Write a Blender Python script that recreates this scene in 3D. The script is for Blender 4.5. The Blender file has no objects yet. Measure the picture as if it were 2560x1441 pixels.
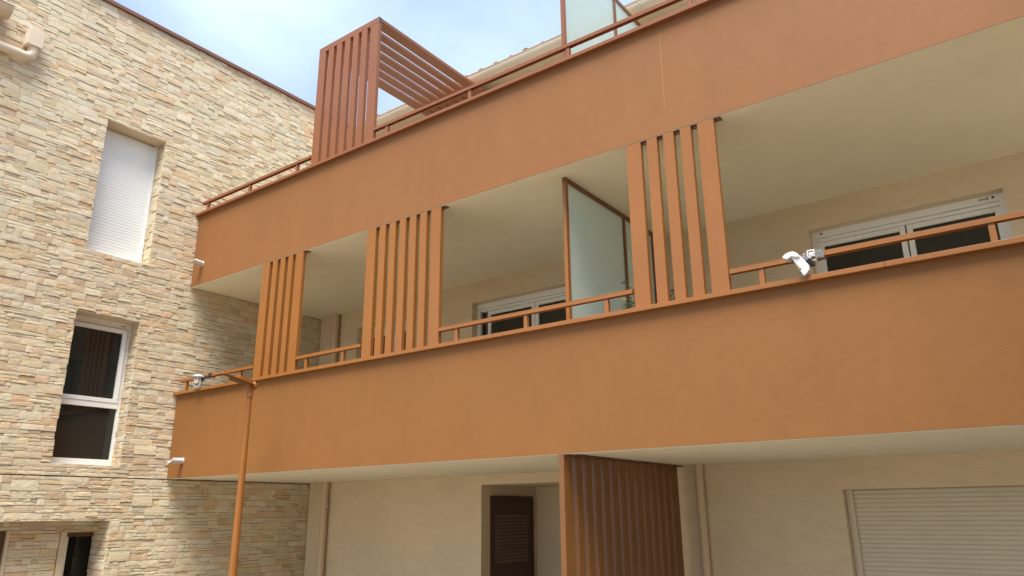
import bpy, bmesh, math, random
import numpy as np
from mathutils import Vector, Matrix

sc = bpy.context.scene
C = sc.collection
R_ = random.Random(11)

# ------------------------------------------------------------------ camera
F_PX, PITCH, YAW, ROLL = 1850.52, math.radians(17.0108), math.radians(36.4450), math.radians(-0.4807)
CAM = Vector((10.2395, -5.6939, 1.6))
fwd = Vector((-math.sin(YAW) * math.cos(PITCH), math.cos(YAW) * math.cos(PITCH), math.sin(PITCH)))
rgt = Vector((math.cos(YAW), math.sin(YAW), 0))
upv = rgt.cross(fwd)
rgt2 = math.cos(ROLL) * rgt + math.sin(ROLL) * upv
upv2 = -math.sin(ROLL) * rgt + math.cos(ROLL) * upv
cd = bpy.data.cameras.new('camera')
cam = bpy.data.objects.new('camera', cd)
C.objects.link(cam)
M = Matrix.Identity(4)
for i in range(3):
    M[i][0], M[i][1], M[i][2], M[i][3] = rgt2[i], upv2[i], -fwd[i], CAM[i]
cam.matrix_world = M
cd.sensor_width = 36.0
cd.lens = F_PX / 2560 * 36
cd.clip_end = 2000
sc.camera = cam

def proj(p):
    d = Vector(p) - CAM
    z = d.dot(fwd)
    return 1280 + F_PX * d.dot(rgt2) / z, 720.5 - F_PX * d.dot(upv2) / z

# ------------------------------------------------------------------ sky, sun, exposure
SUN = Vector((0.52, -1.0, 2.5)).normalized()
w = bpy.data.worlds.new('World')
sc.world = w
w.use_nodes = True
nt = w.node_tree
nt.nodes.clear()
N = nt.nodes.new
out = N('ShaderNodeOutputWorld'); bg = N('ShaderNodeBackground'); sky = N('ShaderNodeTexSky')
sky.sky_type = 'NISHITA'; sky.sun_disc = False
sky.sun_elevation = math.asin(SUN.z); sky.sun_rotation = math.atan2(SUN.x, SUN.y)
sky.air_density = 1.0; sky.dust_density = 1.5; sky.ozone_density = 2.0
tc = N('ShaderNodeTexCoord'); mp = N('ShaderNodeMapping'); n1 = N('ShaderNodeTexNoise'); rp = N('ShaderNodeValToRGB'); mx = N('ShaderNodeMix')
mp.inputs['Scale'].default_value = (1.6, 1.6, 2.6)
mp.inputs['Location'].default_value = (3.1, 0.4, 1.7)
n1.inputs['Scale'].default_value = 1.5; n1.inputs['Detail'].default_value = 5; n1.inputs['Roughness'].default_value = 0.48
n1.inputs['Distortion'].default_value = 0.35
rp.color_ramp.elements[0].position = 0.36; rp.color_ramp.elements[1].position = 0.66
rp.color_ramp.elements[0].color = (0.36, 0.36, 0.36, 1); rp.color_ramp.elements[1].color = (0.95, 0.95, 0.95, 1)
mx.data_type = 'RGBA'
mx.inputs[7].default_value = (4.55, 5.6, 6.9, 1)
L = nt.links.new
L(tc.outputs['Generated'], mp.inputs[0]); L(mp.outputs[0], n1.inputs['Vector']); L(n1.outputs['Fac'], rp.inputs[0])
L(rp.outputs[0], mx.inputs[0]); L(sky.outputs[0], mx.inputs[6]); L(mx.outputs[2], bg.inputs[0]); L(bg.outputs[0], out.inputs[0])
bg.inputs[1].default_value = 0.098

sd = bpy.data.lights.new('sun', 'SUN')
sd.energy = 3.7; sd.angle = math.radians(38); sd.color = (1.0, 0.945, 0.84)
so = bpy.data.objects.new('sun', sd); C.objects.link(so)
so.rotation_euler = (-SUN).to_track_quat('-Z', 'Y').to_euler()
so.location = (12, -14, 25)
vs = sc.view_settings
vs.view_transform = 'Standard'; vs.look = 'None'; vs.gamma = 1; vs.use_curve_mapping = False
vs.exposure = 1.14

# ------------------------------------------------------------------ materials
def mat(name, col, rough=0.6, spec=0.5, noise=None, bump=None, metallic=0.0, ior=None, coord='Object'):
    """noise=(scale, amount, (stretch)) varies the colour, bump=(scale, strength, distance, stretch)"""
    m = bpy.data.materials.new(name); m.use_nodes = True
    t = m.node_tree; b = t.nodes['Principled BSDF']
    b.inputs['Base Color'].default_value = (*col, 1); b.inputs['Roughness'].default_value = rough
    b.inputs['Specular IOR Level'].default_value = spec; b.inputs['Metallic'].default_value = metallic
    if ior: b.inputs['IOR'].default_value = ior
    tcn = t.nodes.new('ShaderNodeTexCoord') if coord == 'Object' else None
    src = tcn.outputs['Object'] if tcn else t.nodes.new('ShaderNodeNewGeometry').outputs['Position']
    def tex(scale, stretch, detail=5, rough=0.55):
        mpn = t.nodes.new('ShaderNodeMapping'); mpn.inputs['Scale'].default_value = stretch
        nn = t.nodes.new('ShaderNodeTexNoise'); nn.inputs['Scale'].default_value = scale
        nn.inputs['Detail'].default_value = detail; nn.inputs['Roughness'].default_value = rough
        t.links.new(src, mpn.inputs[0]); t.links.new(mpn.outputs[0], nn.inputs['Vector'])
        return nn.outputs['Fac']
    if noise:
        last = None
        for k, (scale, lo, hi, stretch) in enumerate(noise):
            f = tex(scale, stretch)
            mr = t.nodes.new('ShaderNodeMapRange'); mr.inputs[1].default_value = 0.3; mr.inputs[2].default_value = 0.7
            mr.inputs[3].default_value = lo; mr.inputs[4].default_value = hi
            t.links.new(f, mr.inputs[0])
            if last is None: last = mr.outputs[0]
            else:
                ml = t.nodes.new('ShaderNodeMath'); ml.operation = 'MULTIPLY'
                t.links.new(last, ml.inputs[0]); t.links.new(mr.outputs[0], ml.inputs[1]); last = ml.outputs[0]
        vm = t.nodes.new('ShaderNodeVectorMath'); vm.operation = 'SCALE'; vm.inputs[0].default_value = col
        t.links.new(last, vm.inputs['Scale']); t.links.new(vm.outputs[0], b.inputs['Base Color'])
    if bump:
        scale, strength, dist, stretch = bump
        bn = t.nodes.new('ShaderNodeBump'); bn.inputs['Strength'].default_value = strength; bn.inputs['Distance'].default_value = dist
        t.links.new(tex(scale, stretch, 6, 0.6), bn.inputs['Height']); t.links.new(bn.outputs[0], b.inputs['Normal'])
    return m

U1 = (1, 1, 1)
ORANGE = (0.250, 0.104, 0.0275)
def painted(col): return mat('painted_render', col, 0.6, 0.35,
                noise=[(0.35, 0.965, 1.035, (1, 1, 1.6)), (2.2, 0.96, 1.04, (1, 1, 0.5)), (9, 0.97, 1.03, U1), (5, 0.985, 1.012, (1, 1, 0.07))],
                bump=(60, 0.22, 0.004, U1), coord='World')
m_parapet = painted(ORANGE); m_parapet_skytint = painted((0.256, 0.106, 0.034))  # upper parapet: same paint, pinkish sky reflection put into the colour
m_metal = mat('powder_coat', (0.300, 0.115, 0.026), 0.36, 0.45, noise=[(1.3, 0.94, 1.05, U1), (25, 0.97, 1.03, U1)], coord='World')
m_metal_skytint = mat('powder_coat_skytint', (0.255, 0.092, 0.038), 0.38, 0.45, noise=[(1.3, 0.94, 1.05, U1), (25, 0.97, 1.03, U1)], coord='World')  # same coat as on the lower level, with the sky's tint painted in
m_soffit = mat('soffit_paint', (0.81, 0.735, 0.575), 0.75, 0.3, noise=[(0.6, 0.95, 1.04, U1), (5, 0.98, 1.02, U1)], bump=(90, 0.08, 0.003, U1), coord='World')
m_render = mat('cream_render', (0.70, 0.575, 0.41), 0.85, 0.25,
               noise=[(0.9, 0.94, 1.05, U1), (11, 0.94, 1.03, (0.5, 1, 1.4)), (60, 0.96, 1.03, U1)],
               bump=(24, 0.45, 0.006, (0.45, 1, 1.5)), coord='World')
m_plain = mat('smooth_render', (0.64, 0.53, 0.38), 0.8, 0.3, noise=[(2, 0.95, 1.05, U1)], bump=(80, 0.1, 0.003, U1), coord='World')
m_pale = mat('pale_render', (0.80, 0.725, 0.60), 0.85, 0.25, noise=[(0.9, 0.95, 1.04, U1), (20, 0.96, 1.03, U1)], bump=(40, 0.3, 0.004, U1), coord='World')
m_mortar = mat('mortar', (0.27, 0.22, 0.155), 0.9, 0.2, noise=[(20, 0.8, 1.15, U1)], coord='World')
m_pvc = mat('white_pvc', (0.86, 0.86, 0.845), 0.35, 0.5, noise=[(6, 0.97, 1.02, U1)])
m_shutter = mat('shutter_white', (0.87, 0.895, 0.895), 0.45, 0.5, noise=[(1.5, 0.95, 1.02, U1)], coord='World')
m_shutter2 = mat('shutter_ivory', (0.64, 0.565, 0.44), 0.45, 0.5, noise=[(1.5, 0.95, 1.03, U1)], coord='World')
m_pipe = mat('beige_pipe', (0.62, 0.47, 0.32), 0.42, 0.5, noise=[(3, 0.93, 1.05, U1)], coord='World')
m_gutter = mat('gutter_beige', (0.70, 0.585, 0.44), 0.42, 0.5, noise=[(2.5, 0.93, 1.05, U1)], coord='World')
m_tile = mat('terracotta', (0.36, 0.20, 0.13), 0.8, 0.3, noise=[(9, 0.7, 1.25, U1)], bump=(60, 0.2, 0.004, U1), coord='World')
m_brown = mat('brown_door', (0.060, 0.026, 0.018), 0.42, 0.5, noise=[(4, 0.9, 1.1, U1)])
m_brownframe = mat('brown_frame', (0.12, 0.050, 0.028), 0.45, 0.5)
m_part = mat('partition_frame', (0.20, 0.075, 0.030), 0.42, 0.5, noise=[(3, 0.93, 1.06, U1)], coord='World')
m_black = mat('black_plastic', (0.02, 0.022, 0.026), 0.45, 0.5)
m_slate = mat('slate_end', (0.06, 0.07, 0.085), 0.5, 0.5)
m_gasket = mat('dark_gasket', (0.05, 0.047, 0.043), 0.7, 0.3)
m_whiteplastic = mat('white_plastic', (0.70, 0.70, 0.69), 0.3, 0.5)
m_lens = mat('sensor_lens', (0.42, 0.35, 0.29), 0.35, 0.5)
m_spout = mat('spout_plastic', (0.66, 0.62, 0.62), 0.5, 0.5, noise=[(40, 0.72, 1.12, (1, 1, 3))], coord='World')
m_strap = mat('foam_wrap', (0.20, 0.20, 0.215), 0.9, 0.2, noise=[(90, 0.25, 2.2, U1)], bump=(120, 0.6, 0.006, U1), coord='World')
m_red = mat('red_tape', (0.26, 0.06, 0.035), 0.6, 0.4)
m_led = mat('lamp_lens', (0.52, 0.42, 0.35), 0.25, 0.5)
m_lamp_under = mat('lamp_underside', (0.10, 0.050, 0.028), 0.5, 0.5)
m_flash = mat('white_flashing', (0.78, 0.80, 0.80), 0.4, 0.5)
m_ground = mat('paving', (0.27, 0.24, 0.19), 0.9, 0.2, noise=[(0.8, 0.9, 1.08, U1), (30, 0.85, 1.1, U1)], coord='World')
m_leaf = mat('leaf_green', (0.075, 0.115, 0.035), 0.5, 0.4, noise=[(30, 0.75, 1.2, U1)])
m_leaf2 = mat('leaf_yellow', (0.42, 0.40, 0.07), 0.5, 0.4)
m_stem = mat('stem', (0.12, 0.09, 0.045), 0.8, 0.2)
m_pot = mat('pot', (0.28, 0.12, 0.06), 0.8, 0.2, noise=[(12, 0.85, 1.1, U1)])
m_crack = mat('paint_run', (0.40, 0.20, 0.085), 0.6, 0.3)
m_ink = mat('printed_mark', (0.03, 0.026, 0.02), 0.6, 0.3)

def stone_material():
    m = bpy.data.materials.new('split_stone'); m.use_nodes = True
    t = m.node_tree; b = t.nodes['Principled BSDF']; b.inputs['Roughness'].default_value = 0.88
    b.inputs['Specular IOR Level'].default_value = 0.25
    at = t.nodes.new('ShaderNodeAttribute'); at.attribute_name = 'tone'
    g = t.nodes.new('ShaderNodeNewGeometry')
    mp = t.nodes.new('ShaderNodeMapping'); mp.inputs['Scale'].default_value = (1, 0.7, 1.6)
    n = t.nodes.new('ShaderNodeTexNoise'); n.inputs['Scale'].default_value = 11; n.inputs['Detail'].default_value = 6; n.inputs['Roughness'].default_value = 0.62
    t.links.new(g.outputs['Position'], mp.inputs[0]); t.links.new(mp.outputs[0], n.inputs['Vector'])
    mr = t.nodes.new('ShaderNodeMapRange'); mr.inputs[1].default_value = 0.3; mr.inputs[2].default_value = 0.72; mr.inputs[3].default_value = 0.88; mr.inputs[4].default_value = 1.09
    t.links.new(n.outputs['Fac'], mr.inputs[0])
    # ochre flecks inside a stone
    n2 = t.nodes.new('ShaderNodeTexNoise'); n2.inputs['Scale'].default_value = 5.5; n2.inputs['Detail'].default_value = 4
    t.links.new(mp.outputs[0], n2.inputs['Vector'])
    m2 = t.nodes.new('ShaderNodeMapRange'); m2.inputs[1].default_value = 0.48; m2.inputs[2].default_value = 0.70; m2.inputs[3].default_value = 0; m2.inputs[4].default_value = 0.5
    t.links.new(n2.outputs['Fac'], m2.inputs[0])
    mixc = t.nodes.new('ShaderNodeMix'); mixc.data_type = 'RGBA'; mixc.blend_type = 'MULTIPLY'
    mixc.inputs[7].default_value = (0.98, 0.85, 0.67, 1)
    t.links.new(m2.outputs[0], mixc.inputs[0]); t.links.new(at.outputs['Color'], mixc.inputs[6])
    vm = t.nodes.new('ShaderNodeVectorMath'); vm.operation = 'SCALE'
    t.links.new(mixc.outputs[2], vm.inputs[0]); t.links.new(mr.outputs[0], vm.inputs['Scale']); t.links.new(vm.outputs[0], b.inputs['Base Color'])
    nb = t.nodes.new('ShaderNodeTexNoise'); nb.inputs['Scale'].default_value = 38; nb.inputs['Detail'].default_value = 8; nb.inputs['Roughness'].default_value = 0.66
    t.links.new(mp.outputs[0], nb.inputs['Vector'])
    bn = t.nodes.new('ShaderNodeBump'); bn.inputs['Strength'].default_value = 0.62; bn.inputs['Distance'].default_value = 0.011
    t.links.new(nb.outputs['Fac'], bn.inputs['Height']); t.links.new(bn.outputs[0], b.inputs['Normal'])
    return m
m_stone = stone_material()

def glass_dark():
    m = bpy.data.materials.new('window_glass'); m.use_nodes = True
    b = m.node_tree.nodes['Principled BSDF']
    b.inputs['Base Color'].default_value = (0.021, 0.023, 0.021, 1); b.inputs['Roughness'].default_value = 0.02
    b.inputs['IOR'].default_value = 1.52
    return m
m_glass = glass_dark()

m_glass2 = mat('door_glass', (0.008, 0.009, 0.008), 0.05, 0.25)

def glass_frost():
    m = bpy.data.materials.new('frosted_glass'); m.use_nodes = True
    t = m.node_tree; b = t.nodes['Principled BSDF']; o = t.nodes['Material Output']
    b.inputs['Base Color'].default_value = (0.74, 0.80, 0.77, 1); b.inputs['Roughness'].default_value = 0.18
    tr = t.nodes.new('ShaderNodeBsdfTranslucent'); tr.inputs[0].default_value = (0.84, 0.95, 0.96, 1)
    tp = t.nodes.new('ShaderNodeBsdfTransparent'); tp.inputs[0].default_value = (0.80, 0.92, 0.92, 1)
    a1 = t.nodes.new('ShaderNodeMixShader'); a1.inputs[0].default_value = 0.58
    a2 = t.nodes.new('ShaderNodeMixShader'); a2.inputs[0].default_value = 0.26
    t.links.new(b.outputs[0], a1.inputs[1]); t.links.new(tr.outputs[0], a1.inputs[2])
    t.links.new(a1.outputs[0], a2.inputs[1]); t.links.new(tp.outputs[0], a2.inputs[2])
    t.links.new(a2.outputs[0], o.inputs['Surface'])
    return m
m_frost = glass_frost()

# ------------------------------------------------------------------ builders
def link(name, me, parent=None):
    o = bpy.data.objects.new(name, me); C.objects.link(o)
    if parent: o.parent = parent
    return o

def mesh_from(bm, name, m, smooth=False):
    bm.normal_update()
    me = bpy.data.meshes.new(name); bm.to_mesh(me); bm.free()
    if m: me.materials.append(m)
    if smooth: me.polygons.foreach_set('use_smooth', [True] * len(me.polygons))
    return me

def bm_box(bm, lo, hi, bevel=0.0):
    t = bmesh.new()
    bmesh.ops.create_cube(t, size=1)
    for v in t.verts:
        v.co = Vector([(lo[i] + hi[i]) / 2 + v.co[i] * (hi[i] - lo[i]) for i in range(3)])
    if bevel:
        bmesh.ops.bevel(t, geom=list(t.edges), offset=bevel, segments=2, affect='EDGES', profile=0.6)
    tmp = bpy.data.meshes.new('tmp'); t.to_mesh(tmp); t.free()
    bm.from_mesh(tmp); bpy.data.meshes.remove(tmp)

def box(name, lo, hi, m, parent=None, bevel=0.0):
    bm = bmesh.new(); bm_box(bm, lo, hi, bevel)
    return link(name, mesh_from(bm, name, m), parent)

def boxes(name, lst, m, parent=None, bevel=0.0):
    bm = bmesh.new()
    for lo, hi in lst: bm_box(bm, lo, hi, bevel)
    return link(name, mesh_from(bm, name, m), parent)

def bm_tube(bm, pts, radii, seg=20, caps=True):
    """swept tube through pts"""
    rings = []
    n = len(pts); pts = [Vector(p) for p in pts]
    prev = None
    for i, p in enumerate(pts):
        d = (pts[min(i + 1, n - 1)] - pts[max(i - 1, 0)]).normalized()
        if prev is None:
            a = d.orthogonal().normalized()
        else:
            a = (prev - d * prev.dot(d)).normalized()
        prev = a; b = d.cross(a)
        r = radii[i] if isinstance(radii, (list, tuple)) else radii
        rings.append([bm.verts.new(p + (a * math.cos(2 * math.pi * k / seg) + b * math.sin(2 * math.pi * k / seg)) * r) for k in range(seg)])
    for i in range(n - 1):
        for k in range(seg):
            bm.faces.new((rings[i][k], rings[i][(k + 1) % seg], rings[i + 1][(k + 1) % seg], rings[i + 1][k]))
    if caps:
        bm.faces.new(list(reversed(rings[0]))); bm.faces.new(rings[-1])

def tube(name, pts, radii, m, parent=None, seg=20, caps=True):
    bm = bmesh.new(); bm_tube(bm, pts, radii, seg, caps)
    me = mesh_from(bm, name, m, True)
    try: me.set_sharp_from_angle(angle=math.radians(40))
    except Exception: pass
    return link(name, me, parent)

def prism(name, poly, axis, a0, a1, m, parent=None, bevel=0.0):
    """poly of 2D points (counter-clockwise when seen from -axis side is not required), extruded along axis"""
    bm = bmesh.new()
    def P(u, v, a):
        return {'x': (a, u, v), 'y': (u, a, v), 'z': (u, v, a)}[axis]
    v0 = [bm.verts.new(P(u, v, a0)) for u, v in poly]; v1 = [bm.verts.new(P(u, v, a1)) for u, v in poly]
    n = len(poly)
    bm.faces.new(v0); bm.faces.new(list(reversed(v1)))
    for i in range(n):
        bm.faces.new((v0[i], v1[i], v1[(i + 1) % n], v0[(i + 1) % n]))
    bmesh.ops.recalc_face_normals(bm, faces=list(bm.faces))
    if bevel: bmesh.ops.bevel(bm, geom=list(bm.edges), offset=bevel, segments=2, affect='EDGES', profile=0.6)
    return link(name, mesh_from(bm, name, m), parent)

def thing(name, label, cat, loc=(0, 0, 0), group=None):
    o = bpy.data.objects.new(name, None); C.objects.link(o); o.location = (0, 0, 0)
    o['label'] = label; o['category'] = cat; o.empty_display_size = 0.2
    if group: o['group'] = group
    return o

def tag(o, label, cat, group=None):
    o['label'] = label; o['category'] = cat
    if group: o['group'] = group
    return o

def rects_minus(u0, u1, v0, v1, holes):
    """cover a rectangle minus holes with non overlapping rectangles (bands along v)"""
    vs_ = sorted({v0, v1, *[h[2] for h in holes if v0 < h[2] < v1], *[h[3] for h in holes if v0 < h[3] < v1]})
    res = []
    for a, b in zip(vs_[:-1], vs_[1:]):
        cuts = sorted([(max(h[0], u0), min(h[1], u1)) for h in holes if h[2] < b - 1e-6 and h[3] > a + 1e-6])
        x = u0
        for c0, c1 in cuts:
            if c0 > x + 1e-6: res.append((x, c0, a, b))
            x = max(x, c1)
        if x < u1 - 1e-6: res.append((x, u1, a, b))
    return res

# ------------------------------------------------------------------ key dimensions
Z0B, Z0C, Z1B, Z1C = 2.116, 3.277, 4.916, 6.056     # parapet undersides and cap undersides
CAPH = 0.040
D = 2.484                                           # rear wall of the loggias
GZ = -0.55
XE = 14.0
ZTOP = 8.90

# ------------------------------------------------------------------ ground
g = box('ground', (-300, -300, GZ - 0.2), (300, 300, GZ), m_ground); g['kind'] = 'structure'

# ------------------------------------------------------------------ stone building
stone_b = thing('stone_building', 'tall building clad in cream split stone with a brown coping, at the left', 'building')
Y0, Y1 = -4.3, 3.9
W1 = (-1.537, -0.668, 5.095, 7.07)
W2 = (-1.522, -0.672, 2.262, 4.245)
RC = (-4.3, -0.690, GZ, 1.565)
hb = 0.028
holesB = [(W1[0] - hb, W1[1] + hb, W1[2] - hb, W1[3]), (W2[0] - hb, W2[1] + hb, W2[2] - hb, W2[3]), (RC[0] - 0.01, RC[1] + hb, GZ - 0.01, RC[3])]
lst = [((-0.32, a, c), (-0.024, b, d)) for a, b, c, d in rects_minus(Y0, Y1, GZ, ZTOP - 0.03, holesB)]
clad = boxes('stone_cladding', lst, m_mortar, stone_b)
# inner mass of the building behind the cladding
boxes('core_wall', [((-7.0, Y0, GZ), (-0.34, Y0 + 0.2, ZTOP - 0.05)), ((-7.0, Y1 - 0.2, GZ), (-0.34, Y1, ZTOP - 0.05)), ((-7.2, Y0, GZ), (-7.0, Y1, ZTOP - 0.05)),
                    ((-7.0, Y0 + 0.2, ZTOP - 0.2), (-0.34, Y1 - 0.2, ZTOP - 0.05))], m_plain, stone_b)
boxes('coping', [((-0.36, Y0, ZTOP - 0.03), (0.045, 0.9, ZTOP + 0.025)), ((-0.36, 0.903, ZTOP - 0.03), (0.045, Y1, ZTOP + 0.025))], mat('brown_coping', (0.20, 0.092, 0.060), 0.5, 0.5, noise=[(3, 0.9, 1.1, U1)], coord='World'), stone_b, 0.003)

# --- split-stone pattern
TONES = [((0.66, 0.565, 0.41), 48), ((0.625, 0.525, 0.37), 28), ((0.62, 0.485, 0.325), 13), ((0.56, 0.44, 0.305), 9), ((0.63, 0.46, 0.29), 6),
         ((0.60, 0.535, 0.405), 9), ((0.68, 0.60, 0.455), 16), ((0.53, 0.415, 0.29), 4)]
tot = sum(x[1] for x in TONES)
def pick_tone(r):
    k = r.random() * tot
    for c, wgt in TONES:
        k -= wgt
        if k <= 0: break
    s = r.uniform(1.01, 1.10)
    return tuple(x * s * r.uniform(0.98, 1.02) for x in c)

def fill_row(r, u0, u1, v0, v1, outl):
    u = u0
    h = v1 - v0
    while u < u1 - 1e-4:
        k = r.random()
        wd = r.uniform(0.07, 0.115) if k < 0.22 else r.uniform(0.13, 0.275)
        if u1 - (u + wd) < 0.08: wd = u1 - u
        if h > 0.068 and k > 0.22 and r.random() < 0.44:
            s = v0 + h * r.choice([0.45, 0.5, 0.55, 0.36, 0.64])
            for a, b in ((v0, s), (s, v1)):
                if wd > 0.17 and r.random() < 0.45:
                    c = u + wd * r.uniform(0.3, 0.7)
                    outl.append((u, c, a, b)); outl.append((c, u + wd, a, b))
                else: outl.append((u, u + wd, a, b))
        else: outl.append((u, u + wd, v0, v1))
        u += wd

def stone_rects(r, u0, u1, v0, v1):
    res = []
    v = v1
    while v > v0 + 1e-4:
        H = r.uniform(0.160, 0.188)
        if v - H - v0 < 0.1: H = v - v0
        lo, hi = v - H, v
        u = u0 - r.uniform(0, 0.3)
        while u < u1:
            if r.random() < 0.13 and H < 0.25:
                wd = r.uniform(0.23, 0.32)
                t = H * 0.74
                up = r.random() < 0.5
                big = (u, u + wd, lo, lo + t) if up else (u, u + wd, hi - t, hi)
                th = (lo + t, hi) if up else (lo, hi - t)
                res.append(big)
                if r.random() < 0.5: res.append((u, u + wd, *th))
                else:
                    c = u + wd * r.uniform(0.35, 0.65); res.append((u, c, *th)); res.append((c, u + wd, *th))
            else:
                wd = r.uniform(0.38, 0.75)
                mid = lo + H * r.choice([0.5, 0.5, 0.45, 0.55])
                sh = r.uniform(0, 0.06)
                fill_row(r, u, u + wd, lo, mid, res)
                fill_row(r, u, u + wd, mid, hi, res)
            u += wd
        v -= H
    # clip to range
    o = []
    for a, b, c, d in res:
        a, b, c, d = max(a, u0), min(b, u1), max(c, v0), min(d, v1)
        if b - a > 0.012 and d - c > 0.012: o.append((a, b, c, d))
    return o

def clip_holes(rects, holes):
    o = []
    for a, b, c, d in rects:
        hs = [h for h in holes if h[0] < b and h[1] > a and h[2] < d and h[3] > c]
        if not hs: o.append((a, b, c, d)); continue
        for q in rects_minus(a, b, c, d, hs):
            if q[1] - q[0] > 0.015 and q[3] - q[2] > 0.012: o.append(q)
    return o

def stone_geo(r, rect, frame):
    """one split-faced stone, returns verts, faces"""
    a, b, c, d = rect
    O, Ux, Vx, Nx = frame
    gap = r.uniform(0.0006, 0.0014); gv = r.uniform(0.0010, 0.0034)
    a += gap; b -= gap; c += gv; d -= gv
    nx = 4 if b - a > 0.14 else 3
    ny = 3
    base = r.uniform(-0.006, 0.006) + (0.004 if (d - c) > 0.12 else 0)
    tu, tv = r.uniform(-0.0022, 0.0022), r.uniform(-0.0018, 0.0008)
    us = [0] + sorted(min(0.93, max(0.07, (i + r.uniform(-0.3, 0.3)) / nx)) for i in range(1, nx)) + [1]
    vv = [0] + sorted(min(0.85, max(0.15, (i + r.uniform(-0.28, 0.28)) / ny)) for i in range(1, ny)) + [1]
    verts = []; faces = []
    rough = r.choice([0.0006, 0.0011, 0.0017])
    for j, fv in enumerate(vv):
        for i, fu in enumerate(us):
            edge = i in (0, nx) or j in (0, ny)
            wv = base + (fu - .5) * 2 * tu + (fv - .5) * 2 * tv + r.uniform(-rough, rough)
            if edge: wv -= r.uniform(0.0006, 0.0030)
            ju = jv = 0
            if edge:
                if 0 < i < nx: jv = r.uniform(-0.0016, 0.0016)
                if 0 < j < ny: ju = r.uniform(-0.0016, 0.0016)
            u_ = a + (b - a) * fu + ju; v_ = c + (d - c) * fv + jv
            verts.append(O + Ux * u_ + Vx * v_ + Nx * wv)
    W_ = nx + 1
    for j in range(ny):
        for i in range(nx):
            p = j * W_ + i
            if r.random() < 0.5: faces += [(p, p + 1, p + W_ + 1), (p, p + W_ + 1, p + W_)]
            else: faces += [(p, p + 1, p + W_), (p + 1, p + W_ + 1, p + W_)]
    ring = [i for i in range(W_)] + [j * W_ + nx for j in range(1, ny + 1)] + [ny * W_ + i for i in range(nx - 1, -1, -1)] + [j * W_ for j in range(ny - 1, 0, -1)]
    k0 = len(verts)
    for q in ring:
        p = verts[q]; off = (p - O).dot(Nx)
        verts.append(p - Nx * (off + 0.024))
    n = len(ring)
    for i in range(n):
        faces.append((ring[i], k0 + i, k0 + (i + 1) % n, ring[(i + 1) % n]))
    return verts, faces

X_, Y_, Z_ = Vector((1, 0, 0)), Vector((0, 1, 0)), Vector((0, 0, 1))
rs = random.Random(5)
stones = []
fr_main = (Vector((0, 0, 0)), Y_, Z_, X_)
holes_main = [W1, W2, (RC[0] - 1, RC[1], GZ - 1, RC[3])]
# three storeys parted by open floor joints, as panels are hung
for za, zb in ((GZ, 2.100), (2.112, ZTOP - 0.032)):
    for q in clip_holes(stone_rects(rs, Y0, Y1, za, zb), holes_main):
        stones.append((q, fr_main))
# jambs (facing -y) of both windows and of the recess
for yj, z0_, z1_, dep in ((W1[1], W1[2], W1[3], 0.255), (W2[1], W2[2], W2[3], 0.255), (RC[1], GZ, RC[3], 0.43)):
    fr = (Vector((0, yj, 0)), X_, Z_, -Y_)
    for q in stone_rects(rs, -dep, -0.012, z0_, z1_): stones.append((q, fr))
# back wall of the recess with two door openings
DOOR1 = (-1.075, -0.45, GZ, 1.425); DOOR2 = (-2.75, -1.765, GZ, 1.452)
frb = (Vector((-0.28, 0, 0)), Y_, Z_, X_)
for q in clip_holes(stone_rects(rs, Y0, RC[1], GZ, RC[3] + 0.03), [(DOOR1[0] - 0.085, DOOR1[1] + 0.1, GZ - 1, DOOR1[3] + 0.012), (DOOR2[0], DOOR2[1] + 0.03, GZ - 1, DOOR2[3] + 0.012)]):
    stones.append((q, frb))
boxes('recess_wall', [((-0.60, a, c), (-0.325, b, d)) for a, b, c, d in rects_minus(Y0, RC[1] + 0.2, GZ, RC[3] + 0.1, [DOOR1, DOOR2])], m_mortar, stone_b)
boxes('recess_backing', [((-0.3245, a, c), (-0.304, b, d)) for a, b, c, d in rects_minus(Y0, RC[1] + 0.027, GZ, RC[3] - 0.003,
      [(DOOR1[0], DOOR1[1] + 0.1, GZ - 1, DOOR1[3]), (DOOR2[0], DOOR2[1], GZ - 1, DOOR2[3])])], m_mortar, stone_b)

def on_screen(q, fr):
    O, Ux, Vx, Nx = fr
    cs = [proj(O + Ux * u + Vx * v) for u in q[:2] for v in q[2:]]
    mx_, my_ = sum(c[0] for c in cs) / 4, sum(c[1] for c in cs) / 4
    if not (0 < mx_ < 2560 and 0 < my_ < 1441): return 0
    mid = O + Ux * (q[0] + q[1]) / 2 + Vx * (q[2] + q[3]) / 2
    # behind the loggias' parapets: not seen
    if mid.y > 0.02 and (mid.z < Z0B + 0.0 or True):
        t = (0 - CAM.y) / (mid.y - CAM.y); hz = CAM.z + (mid.z - CAM.z) * t
        if (Z0B < hz < Z0C + CAPH) or (Z1B < hz < Z1C + CAPH): return 0
    return (max(c[0] for c in cs) - min(c[0] for c in cs)) * abs(cs[1][1] - cs[0][1])
order = sorted(range(len(stones)), key=lambda i: -on_screen(*stones[i]))
single = set(order[:300])

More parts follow.
